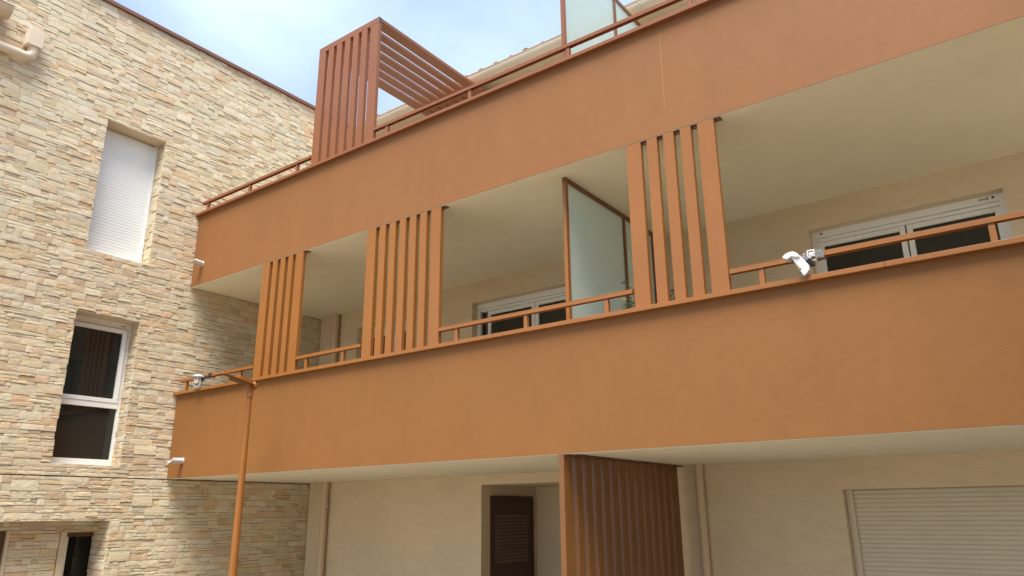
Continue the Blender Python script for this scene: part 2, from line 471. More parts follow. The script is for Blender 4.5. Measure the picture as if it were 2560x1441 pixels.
def stone_mesh(name, group_):
    V, Fc, Cc = [], [], []
    for vs__, fs, col in group_:
        k = len(V); V += [tuple(v) for v in vs__]; Fc += [tuple(k + i for i in f) for f in fs]
        Cc += [(*col, 1.0)] * len(vs__)
    me = bpy.data.meshes.new(name); me.from_pydata(V, [], Fc)
    at = me.attributes.new('tone', 'FLOAT_COLOR', 'POINT'); at.data.foreach_set('color', np.array(Cc, 'f').ravel())
    me.materials.append(m_stone); me.update()
    return me
rest = []
for i, (q, fr) in enumerate(stones):
    vts, fcs = stone_geo(rs, q, fr); col = pick_tone(rs)
    if i in single: link('stone', stone_mesh('stone', [(vts, fcs, col)]), clad)
    else: rest.append((vts, fcs, col))
o = link('stone_courses', stone_mesh('stone_courses', rest), stone_b); o['kind'] = 'stuff'
print('stones', len(stones))

# --- heads (smooth render) of the openings
for lo_, hi_ in [((-0.31, W1[0] - 0.02, W1[3] - 0.006), (-0.004, W1[1] + 0.02, W1[3] + 0.0)), ((-0.31, W2[0] - 0.02, W2[3] - 0.006), (-0.004, W2[1] + 0.02, W2[3]))]: box('lintel', lo_, hi_, m_plain, stone_b)
for lo_, hi_ in [((-0.31, W1[0] - 0.02, W1[2] - 0.02), (-0.006, W1[1] + 0.02, W1[2] - 0.001)), ((-0.31, W2[0] - 0.02, W2[2] - 0.02), (-0.006, W2[1] + 0.02, W2[2] - 0.001))]: box('window_apron', lo_, hi_, m_plain, stone_b)

# --- window with a closed roller shutter
sh = box('roller_shutter', (-0.30, W1[0] - 0.02, W1[2] + 0.002), (-0.27, W1[1] + 0.02, W1[3] - 0.008), m_pvc, stone_b); sh['label'] = 'closed white roller shutter'
box('guide_rail', (-0.268, W1[1] - 0.030, W1[2] + 0.03), (-0.215, W1[1] - 0.002, W1[3] - 0.01), m_pvc, sh, 0.003)
box('guide_rail', (-0.268, W1[0] + 0.002, W1[2] + 0.03), (-0.215, W1[0] + 0.05, W1[3] - 0.01), m_pvc, sh, 0.003)
box('bottom_bar', (-0.268, W1[0], W1[2] + 0.001), (-0.19, W1[1] - 0.02, W1[2] + 0.028), m_pvc, sh, 0.003)
def shutter_slat_mesh(axis, a0, a1, p, m, g=1.0):
    prof = [(0.002, 0), (0.0055, p * 0.10), (0.0068, p * 0.35), (0.0068, p * 0.65), (0.0055, p * 0.90), (0.002, p * 0.95), (0.002, p)]
    bm = bmesh.new(); rows = []
    for wv, v in [(q[0] * g, q[1]) for q in prof] + [(-0.006, p), (-0.006, 0)]:
        if axis == 'y': rows.append((bm.verts.new((wv, a0, v)), bm.verts.new((wv, a1, v))))
        else: rows.append((bm.verts.new((a0, -wv, v)), bm.verts.new((a1, -wv, v))))
    n = len(rows)
    for i in range(n):
        bm.faces.new((rows[i][0], rows[i][1], rows[(i + 1) % n][1], rows[(i + 1) % n][0]))
    bmesh.ops.recalc_face_normals(bm, faces=list(bm.faces))
    return mesh_from(bm, 'shutter_slat', m)
pit = 0.0455
me_sl = shutter_slat_mesh('y', W1[0] + 0.03, W1[1] - 0.026, pit, m_shutter)
k = 0
while W1[2] + 0.028 + (k + 1) * pit < W1[3] - 0.006:
    q = link('shutter_slat', me_sl, sh); q.location = (-0.25, 0, W1[2] + 0.028 + k * pit); k += 1

# --- glazed window below: opening sash over a fixed light
wn = boxes('window', [((-0.285, W2[0] - 0.02, W2[2]), (-0.235, W2[0] + 0.05, W2[3] - 0.008)), ((-0.285, W2[1] - 0.034, W2[2]), (-0.235, W2[1] + 0.02, W2[3] - 0.008)),
                      ((-0.285, W2[0] + 0.05, W2[3] - 0.095), (-0.235, W2[1] - 0.034, W2[3] - 0.008)), ((-0.285, W2[0] + 0.05, W2[2] + 0.016), (-0.225, W2[1] - 0.034, W2[2] + 0.085)),
                      ((-0.285, W2[0] + 0.05, 3.03), (-0.222, W2[1] - 0.034, 3.105))], m_pvc, stone_b, 0.003)
wn['label'] = 'white framed window with glass over a fixed lower light'
boxes('sash', [((-0.262, W2[0] + 0.05, 3.106), (-0.214, W2[1] - 0.046, 3.16)), ((-0.262, W2[0] + 0.05, W2[3] - 0.165), (-0.214, W2[1] - 0.046, W2[3] - 0.105)),
               ((-0.262, W2[1] - 0.105, 3.1605), (-0.214, W2[1] - 0.046, W2[3] - 0.1655)), ((-0.262, W2[0] + 0.05, 3.1605), (-0.214, W2[0] + 0.078, W2[3] - 0.1655))], m_pvc, wn, 0.004)
box('pane', (-0.262, W2[0] + 0.04, 3.10), (-0.248, W2[1] - 0.07, W2[3] - 0.12), m_glass, wn)
box('pane', (-0.275, W2[0] + 0.04, W2[2] + 0.05), (-0.256, W2[1] - 0.04, 3.06), m_glass, wn)
box('gasket', (-0.262, W2[1] - 0.0450, 3.107), (-0.2345, W2[1] - 0.0345, W2[3] - 0.1), m_gasket, wn)
box('sill', (-0.235, W2[0] - 0.01, W2[2] - 0.0005), (-0.205, W2[1] + 0.002, W2[2] + 0.0145), m_pvc, wn, 0.002)
def small_print(parent, O, U, Nn, s):
    """illegible printed maker's mark: a ring, a few strokes and a half-filled oval"""
    bm = bmesh.new()
    def ring(u0, ru, rv, r2):
        for k in range(12):
            if 0 <= 0: pass
            a, b = 2 * math.pi * k / 12, 2 * math.pi * (k + 1) / 12
            bm.faces.new([bm.verts.new(O + U * (u0 + ru * f * math.cos(t)) * s + Z_ * rv * f * math.sin(t) * s + Nn * 0.0015) for t, f in ((a, 1), (b, 1), (b, r2), (a, r2))])
    ring(0.012, 0.011, 0.014, 0.6); ring(0.108, 0.022, 0.021, 0.72)
    for u0, u1, v0, v1 in ((0.03, 0.04, -0.011, 0.011), (0.045, 0.056, -0.011, 0.011), (0.0562, 0.066, -0.004, 0.011), (0.074, 0.083, -0.010, 0.010), (0.108, 0.118, -0.012, 0.012)):
        bm.faces.new([bm.verts.new(O + U * u * s + Z_ * v * s + Nn * 0.0012) for u, v in ((u0, v0), (u1, v0), (u1, v1), (u0, v1))])
    bmesh.ops.recalc_face_normals(bm, faces=list(bm.faces))
    return link('printed_mark', mesh_from(bm, 'printed_mark', m_ink), parent)
small_print(wn, Vector((-0.235, W2[1] - 0.15, W2[3] - 0.055)), Y_, X_, 0.55)

# --- doors in the ground-floor recess
dr = boxes('glazed_door', [((-0.46, DOOR1[0], DOOR1[3] - 0.055), (-0.40, DOOR1[1] + 0.2, DOOR1[3] - 0.002)), ((-0.46, DOOR1[0], GZ + 0.01), (-0.40, DOOR1[0] + 0.055, DOOR1[3] - 0.056))], m_brownframe, stone_b, 0.003)
box('pane', (-0.452, DOOR1[0] + 0.09, GZ + 0.1), (-0.44, DOOR1[1] + 0.2, DOOR1[3] - 0.054), m_glass2, dr)
box('door_edge', (-0.455, DOOR1[0] + 0.056, GZ + 0.1), (-0.425, DOOR1[0] + 0.09, DOOR1[3] - 0.056), m_pvc, dr)
boxes('door_reveal', [((-0.3245, DOOR1[0] - 0.075, GZ), (-0.272, DOOR1[0] - 0.001, DOOR1[3] + 0.01)), ((-0.46, DOOR1[0] - 0.012, GZ), (-0.325, DOOR1[0] - 0.001, DOOR1[3] - 0.002)),
                      ((-0.3245, DOOR2[1] + 0.001, GZ), (-0.272, DOOR2[1] + 0.032, DOOR2[3] + 0.01)), ((-0.3245, DOOR1[0] - 0.0005, DOOR1[3] + 0.001), (-0.276, -0.70, DOOR1[3] + 0.010))], m_plain, stone_b)
box('jamb_backing', (-0.45, -0.664, GZ), (-0.3255, -0.60, DOOR1[3]), m_mortar, stone_b)
d2 = box('entrance_door', (-0.40, DOOR2[0] - 0.01, GZ + 0.01), (-0.335, DOOR2[1] - 0.002, DOOR2[3] - 0.003), m_brownframe, stone_b, 0.004)
box('door_panel', (-0.334, DOOR2[0] + 0.1, GZ + 0.2), (-0.328, DOOR2[1] - 0.09, DOOR2[3] - 0.12), m_brown, d2, 0.003)
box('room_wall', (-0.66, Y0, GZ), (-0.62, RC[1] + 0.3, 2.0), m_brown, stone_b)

# ------------------------------------------------------------------ apartment building
apt = thing('apartment_building', 'apartment block with orange balcony bands and cream rendered walls', 'building')
XW0 = 0.015
for zb, zc in ((Z0B, Z0C), (Z1B, Z1C)):
    up_ = zb == Z1B
    p = box('parapet', (XW0, 0.0, zb), (XE, 0.10, zc), m_parapet_skytint if up_ else m_parapet, apt)
    box('inner_face', (XW0, 0.1005, zb + 0.235), (XE, 0.107, zc - 0.001), m_render, p)
    box('drip_edge', (XW0, 0.004, zb - 0.005), (XE, 0.098, zb - 0.0005), m_soffit, p)
    # pressed metal cap in lengths
    xs = [-0.01, 5.83, 9.4, XE] if zb == Z0B else [-0.005, 4.9, 9.6, XE]
    for a, b in zip(xs[:-1], xs[1:]):
        box('cap', (a + 0.001, -0.055, zc), (b - 0.001, 0.17, zc + CAPH), m_metal_skytint if up_ else m_metal, p, 0.003)
boxes('slab', [((XW0, 0.103, Z0B + 0.004), (XE, D - 0.002, Z0B + 0.21)), ((XW0, 0.103, Z1B + 0.004), (XE, D - 0.002, Z1B + 0.21))], m_soffit, apt)
box('terrace_floor', (XW0 + 0.003, 0.104, Z1B + 0.2105), (XE, D - 0.004, Z1B + 0.23), mat('terrace_tile', (0.30, 0.26, 0.21), 0.6, 0.4, noise=[(3, 0.85, 1.1, U1)], coord='World'), apt)
# paint run on the upper band
def run_line(name, x0, x1, za, zb, wd, m, n):
    bm = bmesh.new(); pv = []
    for i in range(n):
        f = i / (n - 1)
        x = x0 + (x1 - x0) * f + R_.uniform(-0.003, 0.003); z = za + (zb - za) * f; h = wd * (0.55 + 0.6 * math.sin(math.pi * f) + R_.uniform(0, 0.35))
        pv.append((bm.verts.new((x - h, -0.0015, z)), bm.verts.new((x + h, -0.0015, z)), bm.verts.new((x + h, 0.002, z)), bm.verts.new((x - h, 0.002, z))))
    for a, b in zip(pv[:-1], pv[1:]):
        for i, j in ((0, 1), (1, 2), (3, 0)): bm.faces.new((a[i], a[j], b[j], b[i]))
    bmesh.ops.recalc_face_normals(bm, faces=list(bm.faces))
    link(name, mesh_from(bm, name, m), apt)
run_line('paint_run', 7.804, 7.799, 6.0, 5.15, 0.0022, m_crack, 17)
run_line('render_seam', 7.79, 7.80, 3.22, 2.72, 0.0016, mat('render_seam', (0.31, 0.135, 0.042), 0.6, 0.3), 12)

# rear walls
WR = (8.317, 10.155, Z0B + 0.21, 4.607)
WM = (3.461, 5.30, Z0B + 0.21, 4.607)
WL = (0.967, 2.30, Z0B + 0.21, 4.622)
AL = (3.65, 5.05, GZ, 1.992)
GS = (8.309, 11.6, GZ, 1.812)
YW = D + 0.30
for z0_, z1_, hs in ((GZ, Z0B + 0.208, [AL, GS]), (Z0B + 0.2095, Z1B + 0.208, [WR, WM, WL]), (Z1B + 0.2095, 8.14, [])):
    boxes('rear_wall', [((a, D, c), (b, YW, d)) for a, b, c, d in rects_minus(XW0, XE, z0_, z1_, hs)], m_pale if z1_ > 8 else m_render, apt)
boxes('party_wall', [((XW0, YW + 0.003, GZ), (0.2, 6.5, 8.1)), ((XE - 0.2, YW + 0.003, GZ), (XE, 6.5, 8.1)), ((0.2, 6.3, GZ), (XE - 0.2, 6.5, 8.1))], m_render, apt)

def slider(op, xs_frame, name_label):
    """white two-leaf sliding window set back in its reveal"""
    x0, x1, z0_, z1_ = op
    yb = D + 0.125
    pl0, pl1, pr0, pr1 = xs_frame
    f = boxes('window', [((x0 - 0.02, yb, z1_ - 0.075), (x1 + 0.02, yb + 0.1, z1_ + 0.01)), ((x0 - 0.02, yb, z0_), (x0 + 0.052, yb + 0.1, z1_ - 0.0755)), ((x1 - 0.052, yb, z0_), (x1 + 0.02, yb + 0.1, z1_ - 0.0755))], m_pvc, apt, 0.003)
    boxes('shutter_box_trim', [((x0 + 0.053, yb + 0.012, z1_ - 0.118), (x1 - 0.053, yb + 0.1, z1_ - 0.079))], m_pvc, f, 0.003)
    boxes('gasket', [((x0 + 0.052, yb + 0.05, z0_), (x0 + 0.075, yb + 0.1, z1_ - 0.118)), ((x1 - 0.075, yb + 0.05, z0_), (x1 - 0.052, yb + 0.1, z1_ - 0.118)), ((x0 + 0.053, yb + 0.03, z1_ - 0.079), (x1 - 0.053, yb + 0.1, z1_ - 0.0755))], m_gasket, f)
    for a, b in ((pl0, pl1), (pr0, pr1)):
        s = boxes('sash', [((a - 0.055, yb + 0.03, z0_ + 0.03), (a, yb + 0.09, z1_ - 0.121)), ((b, yb + 0.03, z0_ + 0.03), (b + 0.055, yb + 0.09, z1_ - 0.121)),
                           ((a + 0.0005, yb + 0.03, z1_ - 0.172), (b - 0.0005, yb + 0.09, z1_ - 0.121)), ((a + 0.0005, yb + 0.03, z0_ + 0.03), (b - 0.0005, yb + 0.09, z0_ + 0.1))], m_pvc, f, 0.004)
        box('pane', (a - 0.01, yb + 0.055, z0_ + 0.05), (b + 0.01, yb + 0.075, z1_ - 0.15), m_glass, f)
    f['label'] = name_label
    return f
wr = slider(WR, (8.425, 9.19, 9.315, 10.05), 'wide white two-leaf window at the right')
small_print(wr, Vector((9.93, D + 0.125, WR[3] - 0.032)), X_, -Y_, 0.72)
for xx in (8.42, 10.06):
    tube('screw_cap', [(xx, D + 0.1265, WR[3] - 0.03), (xx, D + 0.121, WR[3] - 0.03)], 0.012, m_gasket, wr, 12)
slider(WM, (3.69, 4.425, 4.545, 5.20), 'white two-leaf window beside the glass partition')
slider(WL, (1.075, 1.60, 1.72, 2.19), 'window behind the slatted screens')

# ground floor: service alcove with a louvred door, and the ivory roller shutter
boxes('alcove_wall', [((3.45, YW + 0.001, GZ), (3.65, 2.68, 1.99)) if False else ((3.45, YW + 0.0005, GZ), (3.6495, 4.0, 2.05)), ((3.65, 3.795, GZ), (5.05, 4.0, 2.05)), ((5.0505, YW + 0.0005, GZ), (5.25, 4.0, 2.05)),
                      ((3.65, YW + 0.0005, 1.993), (5.05, 3.7945, 2.05))], m_plain, apt)
ld = box('louvred_door', (3.652, 2.69, GZ + 0.02), (3.662, 3.675, 1.835), m_brown, apt, 0.002)
boxes('door_frame', [((3.648, 2.676, 1.8355), (3.672, 3.687, 1.853)), ((3.648, 2.676, GZ), (3.672, 2.6895, 1.835)), ((3.648, 3.6755, GZ), (3.672, 3.687, 1.835))], m_brown, ld)
me_lv = None
for i in range(14):
    z = 0.965 + i * 0.0455
    if me_lv is None:
        bm = bmesh.new()
        vs_ = [bm.verts.new(p) for p in ((0, 2.765, 0), (0.022, 2.765, 0.006), (0.022, 2.765, 0.012), (0.002, 2.765, 0.038), (0, 3.53, 0), (0.022, 3.53, 0.006), (0.022, 3.53, 0.012), (0.002, 3.53, 0.038))]
        for f in ((0, 1, 5, 4), (1, 2, 6, 5), (2, 3, 7, 6), (0, 3, 2, 1), (4, 5, 6, 7)): bm.faces.new([vs_[k] for k in f])
        bmesh.ops.recalc_face_normals(bm, faces=list(bm.faces))
        me_lv = mesh_from(bm, 'louvre', mat('louvre_brown', (0.17, 0.13, 0.10), 0.45, 0.5))
    q = link('louvre', me_lv, ld); q.location = (3.662, 0, z)
boxes('hinge', [((3.6725, 3.655, 1.43), (3.684, 3.68, 1.52)), ((3.6725, 3.655, 0.3), (3.684, 3.68, 0.39))], m_brownframe, ld, 0.002)

gs = box('garage_shutter', (GS[0] - 0.01, D + 0.16, GZ + 0.005), (GS[1] + 0.01, D + 0.18, GS[3] + 0.02), m_shutter2, apt); gs['label'] = 'wide closed ivory roller shutter'
for lo_, hi_ in [((GS[0] + 0.003, D + 0.10, GZ + 0.01), (GS[0] + 0.068, D + 0.158, GS[3] - 0.001)), ((GS[1] - 0.068, D + 0.10, GZ + 0.01), (GS[1] - 0.02, D + 0.158, GS[3] - 0.001))]: box('guide_rail', lo_, hi_, m_shutter2, gs, 0.004)
p2 = 0.0425
me_g = shutter_slat_mesh('x', GS[0] + 0.066, GS[1] - 0.066, p2, m_shutter2, 1.7)
k = 0
while GZ + 0.03 + k * p2 < GS[3] + 0.01:
    q = link('shutter_slat', me_g, gs); q.location = (0, D + 0.145, GS[3] - 0.002 - (k + 1) * p2); k += 1
    if GS[3] - 0.002 - (k + 1) * p2 < GZ: break

# unseen wing, added on the right to block side light
wing = boxes('added_wing_wall', [((12.4, a, c), (12.7, b, d)) for a, b, c, d in rects_minus(-16.0, -0.06, GZ, 9.0, [(-4.6, -3.4, 0.5, 2.0), (-4.6, -3.4, 3.3, 4.8), (-4.6, -3.4, 6.1, 7.6), (-9.6, -8.4, 0.5, 2.0), (-9.6, -8.4, 3.3, 4.8), (-9.6, -8.4, 6.1, 7.6)])], m_parapet, apt)
for yw in (-4.6, -9.6):  # windows of the added wing
    for zw in (0.5, 3.3, 6.1):
        wf = boxes('window', [((12.52, yw, zw), (12.58, yw + 0.06, zw + 1.5)), ((12.52, yw + 1.14, zw), (12.58, yw + 1.2, zw + 1.5)), ((12.52, yw + 0.061, zw), (12.58, yw + 1.139, zw + 0.06)), ((12.52, yw + 0.061, zw + 1.44), (12.58, yw + 1.139, zw + 1.5))], m_pvc, apt)
        box('pane', (12.55, yw + 0.05, zw + 0.05), (12.56, yw + 1.15, zw + 1.45), m_glass, wf)

# roof with gutter and canal tiles
rf = prism('roof', [(2.22, 8.16), (2.22, 8.185), (6.6, 9.2), (6.6, 9.17)], 'x', XW0, XE, m_tile, apt)
box('eave_soffit', (XW0, 2.24, 8.125), (XE, D + 0.02, 8.155), m_plain, rf)
gy, gz, gr = 2.19, 8.175, 0.125
bm = bmesh.new(); seg = 14; rows = []
for k in range(seg + 1):
    a = math.pi + math.pi * k / seg
    rows.append((gy + gr * math.cos(a), gz + gr * math.sin(a)))
prof = [(gy - gr - 0.010, gz + 0.004), (gy - gr - 0.012, gz + 0.014), (gy - gr, gz + 0.018)] + rows + [(gy + gr, gz + 0.03)] + [(y + (0.004 if y < gy else -0.004), z + 0.004) for y, z in reversed(rows)]
v0 = [bm.verts.new((0.05, y, z)) for y, z in prof]; v1 = [bm.verts.new((XE, y, z)) for y, z in prof]
for i in range(len(prof)): bm.faces.new((v0[i], v1[i], v1[(i + 1) % len(prof)], v0[(i + 1) % len(prof)]))
bmesh.ops.recalc_face_normals(bm, faces=list(bm.faces))
gut = link('gutter', mesh_from(bm, 'gutter', m_gutter, True), rf)
try: gut.data.set_sharp_from_angle(angle=math.radians(35))
except Exception: pass
bm = bmesh.new()
for k in range(seg):
    a, b = math.pi + math.pi * k / seg, math.pi + math.pi * (k + 1) / seg
    vv_ = [(x, gy + r_ * math.cos(t), gz + r_ * math.sin(t)) for x in (0, 0.02) for r_ in (gr + 0.005,) for t in (a, b)]
    v = [bm.verts.new(p) for p in vv_]; bm.faces.new((v[0], v[1], v[3], v[2]))
me_ring = mesh_from(bm, 'gutter_joint', m_gutter)
bm = bmesh.new(); bm_tube(bm, [(0, gy, gz - gr - 0.05), (0, gy, gz - gr + 0.01)], [0.02, 0.035], 12)
me_hook = mesh_from(bm, 'gutter_hook', m_gutter, True)
x = 0.95
while x < XE:
    q = link('gutter_joint', me_ring, rf); q.location = (x, 0, 0)
    q = link('gutter_hook', me_hook, rf); q.location = (x + 0.62, 0, 0)
    x += 1.14
bm = bmesh.new()
rr = []
for yy, zz in ((2.10, 8.178), (2.9, 8.36)):
    for s in (1, 0.86):
        rr.append([bm.verts.new((0.085 * s * math.cos(math.pi * k / 8), yy, zz + 0.075 * s * math.sin(math.pi * k / 8))) for k in range(9)])
for k in range(8):
    bm.faces.new((rr[0][k], rr[0][k + 1], rr[2][k + 1], rr[2][k])); bm.faces.new((rr[1][k], rr[3][k], rr[3][k + 1], rr[1][k + 1]))
    bm.faces.new((rr[0][k], rr[1][k], rr[1][k + 1], rr[0][k + 1])); bm.faces.new((rr[2][k], rr[2][k + 1], rr[3][k + 1], rr[3][k]))
bmesh.ops.recalc_face_normals(bm, faces=list(bm.faces))
me_t = mesh_from(bm, 'roof_tile', m_tile, True)
x = 0.2
while x < XE:
    q = link('roof_tile', me_t, rf); q.location = (x + R_.uniform(-0.01, 0.01), R_.uniform(-0.03, 0.0), -0.022 + R_.uniform(-0.008, 0.008)); x += 0.287

# ------------------------------------------------------------------ slatted screens
def slat_screen(xs, z0_, z1_, label, plate=True):
    t = thing('slat_screen', label, 'screen', group='slatted screens on the lower balcony')
    for a, b in xs:
        box('slat', (a, 0.0, z0_), (b, 0.05, z1_ - 0.012), m_metal, t, 0.003)
    # narrow cross pieces joining the slats at the head, and the fixing plate under the soffit
    for (a1, b1), (a2, b2) in zip(xs[:-1], xs[1:]):
        box('spacer', (b1 + 0.0005, 0.030, z1_ - 0.034), (a2 - 0.0005, 0.049, z1_ - 0.013), m_part, t)
    box('fixing_plate', (xs[0][0] + 0.004, 0.012, z1_ - 0.0115), (xs[-1][1] + 0.055, 0.085, z1_ - 0.006), m_part, t)
    return t
SA = [(1.80, 1.955), (2.02, 2.12), (2.187, 2.285), (2.351, 2.445), (2.507, 2.662)]
SB = [(3.868, 4.016), (4.081, 4.181), (4.248, 4.347), (4.413, 4.513), (4.577, 4.677), (4.741, 4.842), (4.908, 5.055)]
SCc = [(7.380, 7.531), (7.593, 7.695), (7.757, 7.860), (7.923, 8.025), (8.087, 8.239)]
zc0 = Z0C + CAPH
slat_screen(SA, zc0, Z1B, 'narrow five-slat orange screen nearest the stone wall')
slat_screen(SB, zc0, Z1B, 'seven-slat orange screen left of the frosted partition')
slat_screen(SCc, zc0, Z1B, 'five-slat orange screen with plants behind its foot')

# pergola: screen on the upper parapet with slats running back to the wall
SP = [(2.67, 2.812), (2.876, 2.983), (3.044, 3.151), (3.211, 3.319), (3.380, 3.487), (3.548, 3.657), (3.719, 3.876)]
zc1 = Z1C + CAPH
pg = thing('pergola', 'orange slatted pergola rising from the upper parapet to the roof', 'pergola')
ZP = 7.955
for a, b in SP:
    box('upright_slat', (a, 0.0, zc1), (b, 0.05, ZP - 0.088), m_metal_skytint, pg, 0.003)
    box('roof_slat', (a, 0.052, ZP - 0.052), (b, D - 0.004, ZP - 0.002), m_metal_skytint, pg, 0.003)
box('header_beam', (SP[0][0], 0.0, ZP - 0.0865), (SP[-1][1] - 0.002, 0.05, ZP), m_metal_skytint, pg, 0.002)
box('beam_end', (SP[-1][1] - 0.0015, 0.002, ZP - 0.085), (SP[-1][1] + 0.001, 0.05, ZP - 0.001), m_slate, pg)
for yy in (0.30, 1.93):
    boxes('cross_batten', [((b1 + 0.0005, yy, ZP - 0.045), (a2 - 0.0005, yy + 0.03, ZP - 0.01)) for (a1, b1), (a2, b2) in zip(SP[:-1], SP[1:])] if yy > 1 else
          [((SP[0][0] + 0.01, 0.0525, ZP - 0.085), (SP[-1][1] - 0.01, 0.09, ZP - 0.0535))], m_metal_skytint, pg)

# slatted divider under the lower balcony, running back from the facade
dv = thing('slat_screen', 'orange slatted divider, shade painted in, running back under the lower balcony', 'screen')
yy = 0.0; first = True
sl = [(0.0, 0.15)]
y = 0.217
while y + 0.10 < 2.2: sl.append((y, y + 0.10)); y += 0.168
sl.append((y, min(y + 0.15, D - 0.03)))
m_div_shaded = mat('divider_coat_shaded', (0.190, 0.074, 0.016), 0.34, 0.65, noise=[(2, 0.92, 1.06, U1)], coord='World')  # orange coat darkened, so the shade under the balcony is in its colour
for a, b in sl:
    box('slat', (6.535, a, GZ + 0.03), (6.59, b, Z0B - 0.013), m_div_shaded, dv, 0.003)
box('fixing_plate', (6.532, 0.004, Z0B - 0.012), (6.63, D - 0.01, Z0B - 0.0062), m_part, dv)
box('back_rail', (6.50, 0.01, 0.1), (6.534, D - 0.02, 0.15), m_metal, dv)

# ------------------------------------------------------------------ handrails
m_metal_low = m_metal
def handrail(x0, x1, zc, z0_, z1_, posts, label):
    m_metal = m_metal_skytint if zc > 5 else m_metal_low
    t = thing('handrail', label, 'handrail', group='handrails on the balcony parapets')
    # channel section, open underneath
    boxes('rail', [((x0, -0.005, z0_), (x1, 0.002, z1_ - 0.0075)), ((x0, 0.041, z0_), (x1, 0.048, z1_ - 0.0075)), ((x0, -0.005, z1_ - 0.007), (x1, 0.048, z1_)),
                   ((x0, 0.0021, z0_ + 0.002), (x0 + 0.004, 0.0409, z1_ - 0.0075)), ((x1 - 0.004, 0.0021, z0_ + 0.002), (x1, 0.0409, z1_ - 0.0075))], m_metal, t, 0.0015)
    box('rail_web', (x0 + 0.005, 0.0025, z1_ - 0.020), (x1 - 0.005, 0.0405, z1_ - 0.0075), m_part, t)
    for px in posts:
        s = box('post', (px - 0.021, 0.002, zc), (px + 0.021, 0.042, z0_ - 0.020), m_metal, t, 0.004)
        box('neck', (px - 0.017, 0.008, z0_ - 0.0195), (px + 0.017, 0.036, z1_ - 0.0205), m_metal, s)
    return t
RZ = (3.466, 3.506)
handrail(0.035, 1.793, zc0, *RZ, (0.20, 1.50), 'short orange handrail ending at the stone wall on the lower balcony')
handrail(2.672, 3.848, zc0, *RZ, (2.865, 3.535), 'short orange handrail between the five-slat and the seven-slat screen')
handrail(5.062, 7.362, zc0, *RZ, (5.30, 6.19, 7.09), 'orange handrail passing in front of the lower frosted partition')
handrail(8.250, XE, zc0, *RZ, (8.505, 10.075, 11.6, 13.1), 'long orange handrail carrying the white detector in grey wrap')
RU = (6.251, 6.289)
handrail(0.05, 2.662, zc1, *RU, (0.20, 1.27, 2.355), 'upper orange handrail between the stone wall and the pergola')
handrail(3.882, XE, zc1, *RU, (4.11, 5.45, 6.775, 8.12, 9.5, 10.9, 12.3), 'long upper orange handrail right of the pergola')

# ------------------------------------------------------------------ glass partitions
def partition(x, y0, y1, z0_, z1_, mids, label):
    t = thing('glass_partition', label, 'partition', group='frosted glass partitions')
    fr = 0.05
    for a in [y0] + mids + [y1 - fr]:
        box('post', (x, a, z0_), (x + 0.04, a + fr, z1_ - fr - 0.001), m_part if a != y0 else (m_metal_skytint if z0_ > 5 else m_metal), t, 0.002)
    box('top_rail', (x, y0, z1_ - fr), (x + 0.04, y1, z1_), m_part, t, 0.002)
    box('bottom_rail', (x + 0.001, y0 + fr + 0.001, z0_ + 0.05), (x + 0.039, y1 - fr - 0.001, z0_ + 0.1), m_part, t)
    ed = [y0] + mids + [y1 - fr]
    for a, b in zip(ed[:-1], ed[1:]):
        box('glass_pane', (x + 0.015, a + fr - 0.008, z0_ + 0.09), (x + 0.025, b + 0.008, z1_ - fr + 0.008), m_frost, t)
    return t
partition(6.52, 0.225, 2.46, Z0B + 0.21, Z1B + 0.002, [1.46, 2.20], 'frosted glass partition on the lower balcony behind the handrail')
partition(6.52, 0.30, 2.32, Z1B + 0.21, 7.985, [1.535], 'frosted glass partition standing on the top terrace against the sky')

# ------------------------------------------------------------------ drainpipes
def drainpipe(x, y, r, z0_, z1_, collars, label):
    t = thing('drainpipe', label, 'drainpipe', group='beige drainpipes on the rear wall')
    tube('pipe', [(x, y, z0_), (x, y, z1_)], r, m_pipe, t, 24)
    for zc_ in collars:
        tube('collar', [(x, y, zc_ - 0.012), (x, y, zc_ + 0.012)], r + 0.006, m_pipe, t, 24)
        boxes('bracket', [((x + r, y - 0.006, zc_ - 0.012), (x + r + 0.03, y + 0.02, zc_ + 0.012)), ((x - r - 0.03, y - 0.006, zc_ - 0.012), (x - r, y + 0.02, zc_ + 0.012))], m_pipe, t)
    tube('socket', [(x, y, z1_ - 0.06), (x, y, z1_ - 0.001)], r + 0.004, m_pipe, t, 24)
    return t
drainpipe(0.50, D - 0.085, 0.058, Z0B + 0.21, Z1B + 0.002, [3.87], 'beige drainpipe on the lower balcony in the corner by the stone wall')
drainpipe(0.50, D - 0.08, 0.056, GZ, Z0B + 0.003, [1.745, 0.2], 'beige ground-floor drainpipe in the corner by the stone wall')
drainpipe(6.835, D - 0.08, 0.049, GZ, Z0B + 0.003, [1.69, 0.2], 'beige ground-floor drainpipe right of the slatted divider')

